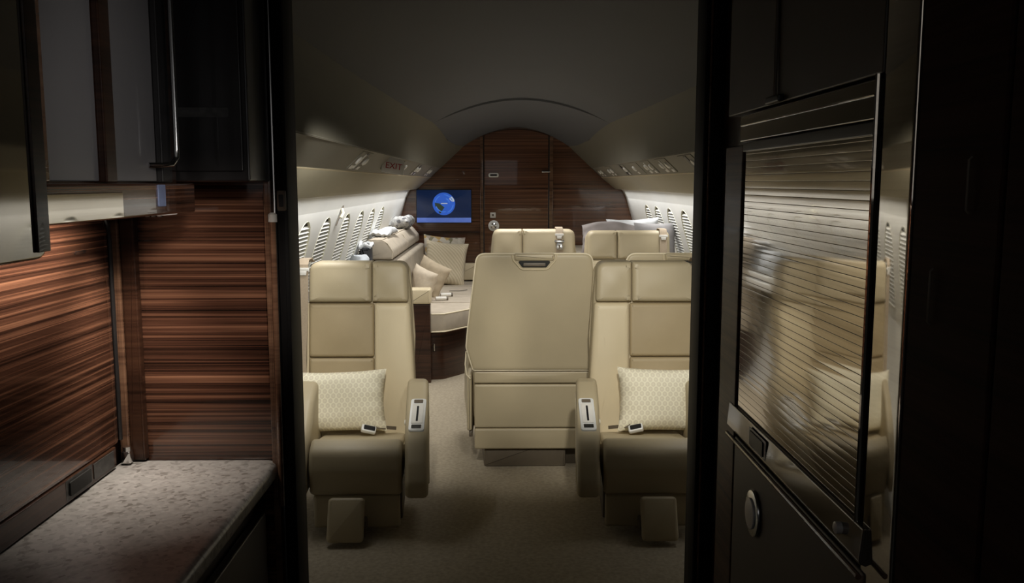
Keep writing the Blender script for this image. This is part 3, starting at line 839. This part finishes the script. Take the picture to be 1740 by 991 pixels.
bm = bmn(); box(bm, -.672, -.512, 6.43, 6.56, .562, .676, .018, 4); ac = obj('arm_cap', bm, 'leather_light', sofa, True)
bm = bmn(); tube(bm, [(-.498, 6.50, .20), (-.498, 6.50, .255)], .008, 8); obj('release_handle', bm, 'chrome', sofa, True)
bm = bmn(); box(bm, -.50, -.215, 8.60, 8.70, .50, .665, .015, 3); obj('arm_cap', bm, 'leather_light', sofa, True)
bm = bmn(); box(bm, -.95, -.215, 8.62, 8.70, FZ, .497, .006); obj('arm_panel', bm, 'wood_lo', sofa, True)
# back: lower pads and the thick roll on top
for ya, yb in ((6.54, 7.22), (7.23, 7.91), (7.92, 8.60)):
    bm = bmn(); slab(bm, round_poly([(-.98, .46), (-.70, .46), (-.735, .87), (-.98, .87)], [.02, .04, .03, .02]), ya, yb, 'y', .03, 4, .004, .004); obj('back_pad', bm, 'suede', sofa, True)
for ya, yb in ((6.50, 7.55), (7.56, 8.60)):
    bm = bmn(); slab(bm, round_poly([(-.985, .885), (-.785, .885), (-.790, .955), (-.855, 1.035), (-.985, 1.035)], [.02, .03, .06, .06, .035], 6), ya, yb, 'y', .018, 4); rl = obj('back_roll', bm, 'suede_light', sofa, True)
    bm = bmn(); tube(bm, [(-.80, ya + .006, .89), (-.792, ya + .004, .945), (-.83, ya + .004, 1.005), (-.87, ya + .006, 1.030), (-.97, ya + .006, 1.030)], .005, 6)
    tube(bm, [(-.865, ya + .02, 1.036), (-.865, yb - .02, 1.036)], .004, 6); obj('piping', bm, 'sand_light', rl, True)
bm = bmn(); box(bm, -1.02, -.985, 6.5, 8.60, FZ, 1.0, .01); obj('back_frame', bm, 'suede', sofa, True)
# lap belts lying on the seat cushion
for y, x in ((7.42, -.46), (7.18, -.485)):
    bm = bmn(); tube(bm, [(x - .045, y, .507), (x + .04, y + .02, .507)], .016, 12); bb = obj('lap_belt_buckle', bm, 'offwhite', sofa, True)
    bm = bmn(); tube(bm, [(x + .041, y + .02, .507), (x + .055, y + .023, .507)], .0165, 12); obj('buckle_end', bm, 'taupe', bb, True)
    bm = bmn(); ribbon(bm, [(x - .046, y, .506), (x - .12, y + .03, .500), (x - .20, y + .05, .497)], .03, (.2, 1, 0), .003); obj('lap_belt', bm, 'belt', bb, True)
bm = bmn(); ribbon(bm, [(-.45, 7.75, .499), (-.36, 7.80, .497), (-.30, 7.84, .4985)], .02, (.3, 1, 0), .003); obj('strap_end', bm, 'blackm', sofa, True)

cushion('sofa_cushion', 'large cream ribbed square cushion leaning at the aft end of the sofa', 'cushion', .40, .42, .13, (-.52, 8.33, .690), (-.22, .10, .0), 'linecloth', seed=8, wr=.01)
cushion('sofa_cushion', 'floral cushion peeking out behind the large cream ribbed cushion', 'cushion', .40, .42, .10, (-.55, 8.47, .735), (-.14, .08, .03), 'floral', seed=9, wr=.008)
cushion('sofa_cushion', 'small tan cushion on the sofa, the one nearer the large cream cushion', 'cushion', .30, .30, .11, (-.595, 7.46, .650), (-.2, .40, -.50), 'sand_fab', seed=12, wr=.01)
cushion('sofa_cushion', 'small pale sand cushion on the sofa just above its front arm', 'cushion', .26, .27, .10, (-.640, 7.12, .635), (-.2, .30, -.70), 'sand_light', seed=14, wr=.01)

# ledge ahead of the sofa back and what lies on it and on the back
bm = bmn(); box(bm, -1.07, -.90, 5.95, 6.47, .70, .80, .01)
struct('trim_11', bm, 'white', 'white ledge under the left windows ahead of the sofa', 'trim')
cushion('pillow', 'grey scroll-patterned pillow on the aft end of the sofa back', 'pillow', .42, .19, .12, (-.90, 8.12, 1.088), (1.40, 0, 1.5), 'greypat', seed=21, wr=.012)
cushion('blanket', 'pale blue-grey folded blanket tucked beside the front of the sofa back', 'blanket', .26, .16, .11, (-.975, 6.16, .875), (-.25, .08, 1.45), 'blue_fab', seed=22, wr=.014)
cushion('blanket', 'white rumpled sheet lying over the front end of the sofa back', 'blanket', .52, .15, .06, (-.915, 6.98, 1.062), (1.5, 0, 1.53), 'white_fab', seed=23, wr=.014)
t = thing('tote_bag', 'dark open tote bag with pale rim on the ledge in front of the sofa back', 'bag', (-.965, 6.37, .80))
bm = bmn(); slab(bm, round_poly([(-.035, 0), (.035, 0), (.035, .19), (-.035, .19)], .015), -.075, .075, 'y', .02, 4); obj('bag_body', bm, 'dark_fab', t)
bm = bmn(); tube(bm, [(-.035, -.075, .19), (.0, -.08, .215), (.035, -.075, .195), (.042, 0, .215), (.035, .075, .20), (0, .08, .215), (-.035, .075, .20), (-.04, 0, .225), (-.035, -.075, .19)], .013, 8); obj('bag_rim', bm, 'white_fab', t)

# ------------------------------------------------------------------ divan on the right, aft
dv = thing('divan', 'low divan along the right wall behind the far seats', 'divan', (1.05, 7.6, FZ))
bm = bmn(); box(bm, .66, 1.36, 6.50, 8.70, FZ, .60, .01); obj('base', bm, 'wood_lo', dv, True)
bm = bmn(); box(bm, .64, 1.36, 6.50, 8.70, .605, .84, .05, 4); obj('mattress', bm, 'suede', dv, True)
cushion('pillow', 'mauve-grey slumped pillow at the divan, between the two far seats', 'pillow', .46, .33, .15, (.855, 6.84, 1.0), (-.25, .05, -.12), 'mauve_fab', seed=31, wr=.02, flop=.05)
cushion('pillow', 'plain grey upright pillow between the far right seat and the wall', 'pillow', .32, .32, .15, (1.165, 6.62, .995), (-.16, .0, .08), 'grey_fab', seed=32, wr=.006)
cushion('pillow', 'white pillow lying across the divan behind the grey pillows', 'pillow', .42, .32, .14, (1.06, 7.02, 1.012), (-.25, -.05, -.05), 'white_fab', seed=33, wr=.02)

# ------------------------------------------------------------------ partition between galley and cabin
GY = 1.76
for sg, xa, xb, ya, yb, nm in ((-1, -1.3, -.448, GY, Y0, 'left'), (1, .4635, 1.5, 1.98, 2.06, 'right')):
    bm = bmn(); box(bm, xa, xb, ya, yb, FZ, 2.12, .002)
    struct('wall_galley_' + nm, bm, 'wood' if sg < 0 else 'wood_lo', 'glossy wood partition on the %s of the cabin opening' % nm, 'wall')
bm = bmn(); box(bm, -.449, 1.5, GY, 2.06, 1.87, 2.12, .002)
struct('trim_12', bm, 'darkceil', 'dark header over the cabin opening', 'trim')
for nm, xa, xb, ya, m, lb in (('trim_13', -.462, -.448, 1.735, 'wood_edge', 'lighter wood edge strip on the left door post'),
                              ('trim_14', -.447, -.440, 1.742, 'chrome', 'narrow steel strip on the left door post'),
                              ('trim_15', -.439, -.418, 1.748, 'jamb_black', 'black edge of the left door post'),
                              ('trim_16', .449, .4575, 1.968, 'jamb_black', 'black edge of the right door post'),
                              ('trim_17', .458, .463, 1.962, 'wood_edge', 'pale edge line on the right door post'),
                              ('trim_18', .4635, .508, 1.955, 'jamb_black', 'black upright of the right door post')):
    bm = bmn(); box(bm, xa, xb, ya, Y0 if xa < 0 else 2.06, FZ, 1.87, .003); struct(nm, bm, m, lb, 'trim')
# hinge hardware on the left post
t = thing('strike_plate', 'dark strike plate high on the left door post', 'strike plate', (-.429, 1.745, 1.40))
bm = bmn(); slab(bm, rect(-.437, -.420, 1.395, 1.435, .004), 1.741, 1.7479, 'y', .001); sp = obj('plate', bm, 'taupe', t, True)
bm = bmn(); slab(bm, rect(-.433, -.424, 1.403, 1.427, .002), 1.739, 1.7408, 'y', .0005); obj('recess', bm, 'blackm', t, True)
t = thing('door_bolt', 'pale capped vertical bolt on the left door post', 'bolt', (-.4435, 1.73, .9))
bm = bmn(); tube(bm, [(-.4435, 1.730, .80), (-.4435, 1.730, 1.372), (-.4435, 1.730, 1.385)], [.006, .006, .004], 10); obj('rod', bm, 'wood_edge', t, True)
bm = bmn(); tube(bm, [(-.4435, 1.730, 1.374), (-.4435, 1.730, 1.388), (-.4435, 1.730, 1.392)], [.009, .009, .005], 12); obj('cap', bm, 'offwhite', t, True)

# galley shell
bm = bmn(); box(bm, -.86, -.775, -.6, GY - .001, FZ, 2.12, .002); struct('wall_left_galley', bm, 'wood_lo', 'dark wood wall on the left of the galley', 'wall')
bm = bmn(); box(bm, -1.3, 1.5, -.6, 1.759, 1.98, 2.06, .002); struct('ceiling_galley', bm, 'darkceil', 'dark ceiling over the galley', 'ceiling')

# left galley: sliding panel with round corner
sp = thing('sliding_panel', 'reddish glossy veneer sliding panel on the left galley wall', 'panel', (-.77, 1.2, .90))
bm = bmn()
slab(bm, round_poly([(.60, .935), (1.722, .935), (1.722, 1.40), (.60, 1.40)], [.004, .008, .045, .004], 7), -.7745, -.762, 'x', .003, 2); obj('panel', bm, 'wood', sp, True)
bm = bmn()
tube(bm, [(-.760, .62, 1.403), (-.760, 1.665, 1.403), (-.760, 1.70, 1.395), (-.760, 1.720, 1.370), (-.760, 1.726, 1.34), (-.760, 1.726, .94)], .0045, 8); obj('edge_bead', bm, 'black', sp, True)
bm = bmn(); box(bm, -.7619, -.7585, 1.585, 1.625, 1.322, 1.328, .001); obj('pull', bm, 'chrome', sp, True)
bm = bmn(); box(bm, -.775, -.758, .6, 1.70, .892, .934, .003)
struct('trim_19', bm, 'wood_lo', 'dark rail along the left galley wall above the worktop', 'trim')
t = thing('vent_slot', 'black oblong slot in the dark rail over the worktop', 'vent', (-.757, 1.47, .90))
bm = bmn(); slab(bm, rect(1.505, 1.585, .902, .928, .004), -.7575, -.754, 'x', .001); obj('slot', bm, 'slotdark', t, True)
bm = bmn(); slab(bm, rect(1.495, 1.595, .896, .933, .005), -.7579, -.7576, 'x', .0001, 1); obj('surround', bm, 'label_grey', t, True)
t = thing('placard', 'faint grey placard on the dark rail beside the black slot', 'placard', (-.757, 1.64, .90))
bm = bmn(); slab(bm, rect(1.60, 1.685, .900, .930, .003), -.7579, -.7565, 'x', .0003, 1); obj('plate', bm, 'label_grey', t, True)
bm = bmn(); box(bm, -.766, -.7475, 1.735, 1.7595, .892, 1.40, .004); struct('trim_20', bm, 'wood_edge', 'pale corner strip between the sliding panel and the partition', 'trim')
bm = bmn(); box(bm, -.747, -.717, 1.738, 1.7595, .892, 1.40, .004); struct('trim_21', bm, 'wood_lo', 'dark upright beside the pale corner strip', 'trim')
t = thing('corner_bracket', 'small steel bracket at the back corner of the worktop', 'bracket', (-.74, 1.72, .892))
bm = bmn(); box(bm, -.757, -.738, 1.715, 1.734, .8925, .918, .004); obj('foot', bm, 'chrome', t, True)
bm = bmn(); tube(bm, [(-.7475, 1.7245, .916), (-.7475, 1.7245, .926)], .008, 10); obj('pin', bm, 'chrome', t, True)

# counter
ct = thing('galley_counter', 'galley counter with speckled grey stone top and dark base', 'counter', (-.6, 1.2, FZ))
bm = bmn(); slab(bm, round_poly([(-.7745, .55), (-.452, .55), (-.452, 1.7590), (-.7745, 1.7590)], [0, .02, .03, 0]), .852, .889, 'z', .012, 4); obj('worktop', bm, 'stone', ct, True)
bm = bmn(); box(bm, -.774, -.485, .55, 1.755, FZ, .851, .004); obj('cabinet', bm, 'wood_lo', ct, True)
for ya, yb in ((.60, 1.14), (1.16, 1.70)):
    bm = bmn(); box(bm, -.4845, -.468, ya, yb, .05, .80, .004); d = obj('door', bm, 'drawer', ct, True)
    bm = bmn(); tube(bm, [(-.4675, ya + .10, .69), (-.455, ya + .10, .69), (-.455, ya + .10, .78), (-.4675, ya + .10, .78)], .006, 8); obj('handle', bm, 'chrome', d, True)

# overhead cabinet
oc = thing('overhead_cabinet', 'overhead galley cabinet with two grey frosted panels and wood valance', 'cabinet', (-.65, 1.3, 1.398))
bm = bmn(); box(bm, -.774, -.575, 1.0, 1.59, 1.43, 1.979, .003); obj('body', bm, 'wood_lo', oc, True)
bm = bmn(); box(bm, -.600, -.546, .99, 1.597, 1.398, 1.449, .004); obj('valance', bm, 'wood', oc, True)
bm = bmn(); box(bm, -.5735, -.545, 1.0, 1.275, 1.398, 1.448, .003); bm.transform(Matrix.Translation((.0062, 0, 0)))
bm.free()
bm = bmn(); box(bm, -.5458, -.5425, .99, 1.285, 1.400, 1.4365, .001); obj('valance_strip', bm, 'mirror', oc, True)
for ya, yb in ((1.11, 1.265), (1.305, 1.475)):
    bm = bmn(); box(bm, -.5745, -.566, ya, yb, 1.452, 1.975, .002); obj('frosted_panel', bm, 'frost', oc, True)
for ya, yb, mm in ((1.06, 1.108, 'wood_edge'), (1.267, 1.303, 'wood_lo'), (1.477, 1.52, 'black')):
    bm = bmn(); box(bm, -.5745, -.556, ya, yb, 1.450, 1.978, .003); obj('mullion', bm, mm, oc, True)
bm = bmn(); tube(bm, [(-.5655, 1.440, 1.478), (-.553, 1.455, 1.478), (-.540, 1.475, 1.480), (-.537, 1.488, 1.490), (-.537, 1.490, 1.505), (-.537, 1.490, 1.96)], .0045, 10); obj('grab_rail', bm, 'chrome', oc, True)
bm = bmn(); slab(bm, rect(1.422, 1.452, 1.412, 1.447, .002), -.546, -.544, 'x', .0003, 1); bl = obj('blue_reflection', bm, 'blue_reflection', oc, True, label='painted pale blue reflection')  # thin blue patch painted in as a reflection on the valance
bm = bmn()
for k in range(3): box(bm, -.7 + .012 * k, -.692 + .012 * k, 1.7535, 1.7585, 1.383, 1.389, .001)
obj('white_tab', bm, 'offwhite', oc, True)  # row of tiny white tabs
# nearer cabinet on the left edge
nc = thing('wall_cabinet', 'glossy wall cabinet at the far left edge with rounded lower corner', 'cabinet', (-.62, .8, 1.36))
bm = bmn(); box(bm, -.774, -.515, .3, .985, 1.366, 1.978, .006); obj('body', bm, 'wood_lo', nc, True)
bm = bmn(); slab(bm, round_poly([(.31, 1.367), (.982, 1.367), (.982, 1.975), (.31, 1.975)], [.004, .022, .004, .004]), -.5148, -.500, 'x', .004, 3); cdoor = obj('door', bm, 'cab_mirror', nc, True)
for ya in (.93, .955):
    pass
bm = bmn(); box(bm, -.4998, -.4965, .955, .981, 1.375, 1.97, .001); obj('door_edge', bm, 'wood_lo', nc, True)

# black appliance housing in the corner
bh = thing('appliance_housing', 'glossy black appliance housing on the partition above the worktop', 'appliance', (-.53, 1.68, 1.40))
bm = bmn(); box(bm, -.640, -.448, 1.60, 1.7595, 1.452, 1.979, .004); obj('body', bm, 'black', bh, True)
bm = bmn(); box(bm, -.630, -.458, 1.594, 1.5995, 1.47, 1.96, .004); dd = obj('door', bm, 'black', bh, True)
bm = bmn(); slab(bm, rect(-.60, -.48, 1.565, 1.582, .003), 1.5925, 1.5939, 'y', .0003, 1); obj('placard', bm, 'label_grey', dd, True)
bm = bmn(); tube(bm, [(-.637, 1.593, 1.456), (-.637, 1.588, 1.461), (-.637, 1.590, 1.475)], .003, 8); obj('catch', bm, 'chrome', dd, True)
# under-cabinet lamp
ul = thing('under_cabinet_lamp', 'ribbed white lamp strip under the overhead cabinet', 'lamp', (-.66, 1.66, 1.39))
bm = bmn(); box(bm, -.735, -.603, 1.60, 1.68, 1.398, 1.412, .003); obj('housing', bm, 'blackm', ul, True)
bm = bmn()
for k in range(12): box(bm, -.730 + k * .0105, -.7205 + k * .0105, 1.61, 1.67, 1.391, 1.3975, .002)
obj('lens', bm, 'lens', ul, True)

# ------------------------------------------------------------------ right galley cabinet
RX = .458
rc_ = thing('galley_cabinet', 'tall right galley cabinet with slatted tambour door and drawers', 'cabinet', (.65, 1.3, FZ))
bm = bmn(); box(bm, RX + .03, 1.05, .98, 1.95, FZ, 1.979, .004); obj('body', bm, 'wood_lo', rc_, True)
bm = bmn(); box(bm, RX - .004, RX + .029, 1.668, 1.79, FZ, 1.52, .003); obj('stile', bm, 'wood_stile', rc_, True)
bm = bmn(); box(bm, RX - .001, RX + .029, 1.072, 1.79, 1.580, 1.975, .003); uf = obj('upper_flap', bm, 'drawer', rc_, True)
bm = bmn(); box(bm, RX - .012, RX - .0015, 1.44, 1.51, 1.580, 1.592, .003); br = obj('flap_bracket', bm, 'blackm', uf, True)
bm = bmn(); tube(bm, [(RX - .005, 1.478, 1.592), (RX - .004, 1.482, 1.70), (RX - .004, 1.49, 1.95)], .003, 8); obj('flap_stay', bm, 'taupe', br, True)
bm = bmn(); box(bm, RX - .001, RX + .029, 1.085, 1.70, 1.526, 1.576, .003); pn = obj('upper_panel', bm, 'glosspanel', rc_, True)
bm = bmn(); tube(bm, [(RX - .0018, 1.09, 1.5565), (RX - .0018, 1.69, 1.5565)], .0016, 6); obj('bead', bm, 'wood_edge', pn, True)
bm = bmn(); box(bm, RX - .004, RX + .029, 1.085, 1.667, 1.507, 1.524, .002); obj('tambour_rail', bm, 'black', rc_, True)
# tambour: one door of narrow slats
bm = bmn()
z = 1.022
while z < 1.503:
    tl = random.uniform(-.00006, .00006)
    slab(bm, round_poly([(RX + .006, z), (RX + .006, z + .0120), (RX + tl, z + .0120), (RX - tl, z)], [0, 0, .0005, .0005], 2), 1.087, 1.665, 'y', .0004, 1)
    z += .0123
tm = obj('tambour', bm, 'tambour', rc_, True, smooth=50)
bm = bmn(); box(bm, RX + .0065, RX + .029, 1.087, 1.665, 1.0, 1.506, .002); obj('tambour_backing', bm, 'wood_lo', rc_, True)
# lower ledge and slot
bm = bmn(); slab(bm, round_poly([(RX + .005, 1.021), (RX - .006, 1.021), (RX - .010, .975), (RX + .005, .968)], [0, .003, .004, 0]), 1.05, 1.70, 'y', .003, 2); lg = obj('lower_ledge', bm, 'glosspanel', rc_, True)
bm = bmn(); slab(bm, rect(1.455, 1.535, .984, 1.010, .004), RX - .0125, RX - .0085, 'x', .001); obj('ledge_slot', bm, 'blackm', lg, True)
bm = bmn(); slab(bm, rect(1.445, 1.545, .980, 1.014, .004), RX - .0098, RX - .0088, 'x', .0003, 1); obj('slot_rim', bm, 'silver', lg, True)
bm = bmn(); tube(bm, [(RX - .018, 1.03, .968), (RX - .018, 1.665, .968)], .004, 8); obj('ledge_bead', bm, 'wood_edge', lg, True)
bm = bmn(); tube(bm, [(RX - .008, 1.115, .997), (RX - .016, 1.115, .997), (RX - .018, 1.115, .997)], [.008, .008, .004], 12); obj('knob', bm, 'silver', lg, True)
bm = bmn(); box(bm, RX - .003, RX + .029, 1.05, 1.664, .30, .962, .004); dr = obj('drawer', bm, 'drawer', rc_, True)
bm = bmn(); disc(bm, 0, 0, 1, 1, 0, 1)
bm.free()
bm = bmn()
o = [(1.515 + .040 * math.cos(a / 28 * 2 * PI), .862 + .042 * math.sin(a / 28 * 2 * PI)) for a in range(28)]
slab(bm, o, RX - .010, RX - .0031, 'x', .003, 2); hd = obj('handle', bm, 'chrome', dr, True)
bm = bmn()
o = [(1.515 + .027 * math.cos(a / 28 * 2 * PI), .862 + .028 * math.sin(a / 28 * 2 * PI)) for a in range(28)]
slab(bm, o, RX - .014, RX - .0102, 'x', .0015, 2); obj('finger_plate', bm, 'silver', hd, True)
# polished post and the dark panel nearest to us
bm = bmn(); box(bm, RX - .0005, RX + .029, .983, 1.071, FZ, 1.975, .006); obj('polished_post', bm, 'mirror', rc_, True, label='mirror-polished upright')
bm = bmn(); tube(bm, [(RX - .003, 1.079, .98), (RX - .003, 1.079, 1.58)], .0035, 8); obj('post_bead', bm, 'mirror', rc_, True)
nd_ = thing('wardrobe', 'dark glossy wardrobe front at the right edge of the view', 'cabinet', (.66, .7, FZ))
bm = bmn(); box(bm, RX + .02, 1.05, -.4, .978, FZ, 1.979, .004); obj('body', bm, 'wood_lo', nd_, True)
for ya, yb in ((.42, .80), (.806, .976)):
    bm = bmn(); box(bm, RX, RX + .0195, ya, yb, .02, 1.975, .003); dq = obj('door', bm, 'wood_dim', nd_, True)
bm = bmn(); tube(bm, [(RX - .001, .858, 1.42), (RX - .004, .858, 1.423), (RX - .004, .858, 1.472), (RX - .001, .858, 1.475)], .0012, 8); obj('handle', bm, 'taupe', dq, True)
bm = bmn(); tube(bm, [(RX - .001, .922, 1.30), (RX - .004, .922, 1.303), (RX - .004, .922, 1.357), (RX - .001, .922, 1.36)], .0012, 8); obj('handle', bm, 'taupe', dq, True)

# ------------------------------------------------------------------ light
def area(name, loc, tgt, sx, sy, power, col=(1, .95, .86), spread=180):
    l = bpy.data.lights.new(name, 'AREA'); l.shape = 'RECTANGLE'; l.size = sx; l.size_y = sy
    l.energy = power; l.color = col; l.spread = math.radians(spread)
    o = bpy.data.objects.new(name, l); COL.objects.link(o)
    o.location = loc
    o.rotation_euler = (Vector(tgt) - Vector(loc)).to_track_quat('-Z', 'Y').to_euler()
    return o
def spot(name, loc, tgt, ang, blend, power, col=(1, .95, .86), rad=.1):
    l = bpy.data.lights.new(name, 'SPOT'); l.spot_size = math.radians(ang); l.spot_blend = blend
    l.energy = power; l.color = col; l.shadow_soft_size = rad
    o = bpy.data.objects.new(name, l); COL.objects.link(o)
    o.location = loc
    o.rotation_euler = (Vector(tgt) - Vector(loc)).to_track_quat('-Z', 'Y').to_euler()
    return o
def lamp_bar(name, loc, sx, sy, power, tilt=0.0, col=(1, .98, .95), spread=170):
    """a lamp lying along the cabin, shining down, tilted sideways by tilt degrees"""
    o = area(name, loc, (loc[0], loc[1] + .001, loc[2] - 1), sx, sy, power, col, spread)
    o.rotation_euler = (0, math.radians(tilt), 0)
    return o
WARM = (1, .962, .87)
for x0, x1, p in ((-.28, -.66, 84), (.16, .20, 48), (.36, .70, 84)):
    spot('seat_fill_spot', (x0, 2.25, 1.76), (x1, 4.2, .80), 42, .5, p, WARM, .05)  # added spots that brighten the front seats, no fixtures modelled
lamp_bar('aft_fill', (CX, 6.9, 2.0), .7, 2.6, 30, spread=125)  # added fill over the aft cabin, no fixture there
for s in (-1, 1):
    lamp_bar('window_wash', (CX + s * 1.004, 6.15, 1.391), .02, 5.0, 9.5, -s * 12, col=(1, .99, .97), spread=105)
lamp_bar('under_cabinet_glow', (-.668, 1.64, 1.388), .12, .05, .8, 8, (1, .90, .78), 80)
lamp_bar('shelf_glow', (-.612, 1.38, 1.394), .02, .36, .75, 66, (1, .88, .76), 85)
spot('galley_spot', (-.15, .75, 1.62), (-.60, 1.76, 1.21), 23, .9, 32, (1, .90, .80), .06)
spot('overhead_fill', (.0, .9, 1.55), (-.57, 1.32, 1.56), 50, 1.0, 3.0, (1, .97, .97), .1)
area('black_level_fill', (0, -.35, 1.65), (0, 2, 1.25), .7, .5, .35, (1, .97, .95), 180)  # added fill behind the camera, lifts the darkest galley tones
w = bpy.data.worlds.new('world'); sc.world = w; w.use_nodes = True
w.node_tree.nodes['Background'].inputs['Color'].default_value = (.0056, .0056, .0056, 1)
w.node_tree.nodes['Background'].inputs['Strength'].default_value = 1.0

vs = sc.view_settings
sc.display_settings.display_device = 'sRGB'
vs.view_transform = 'Standard'; vs.look = 'None'; vs.exposure = 0; vs.gamma = 1; vs.use_curve_mapping = False
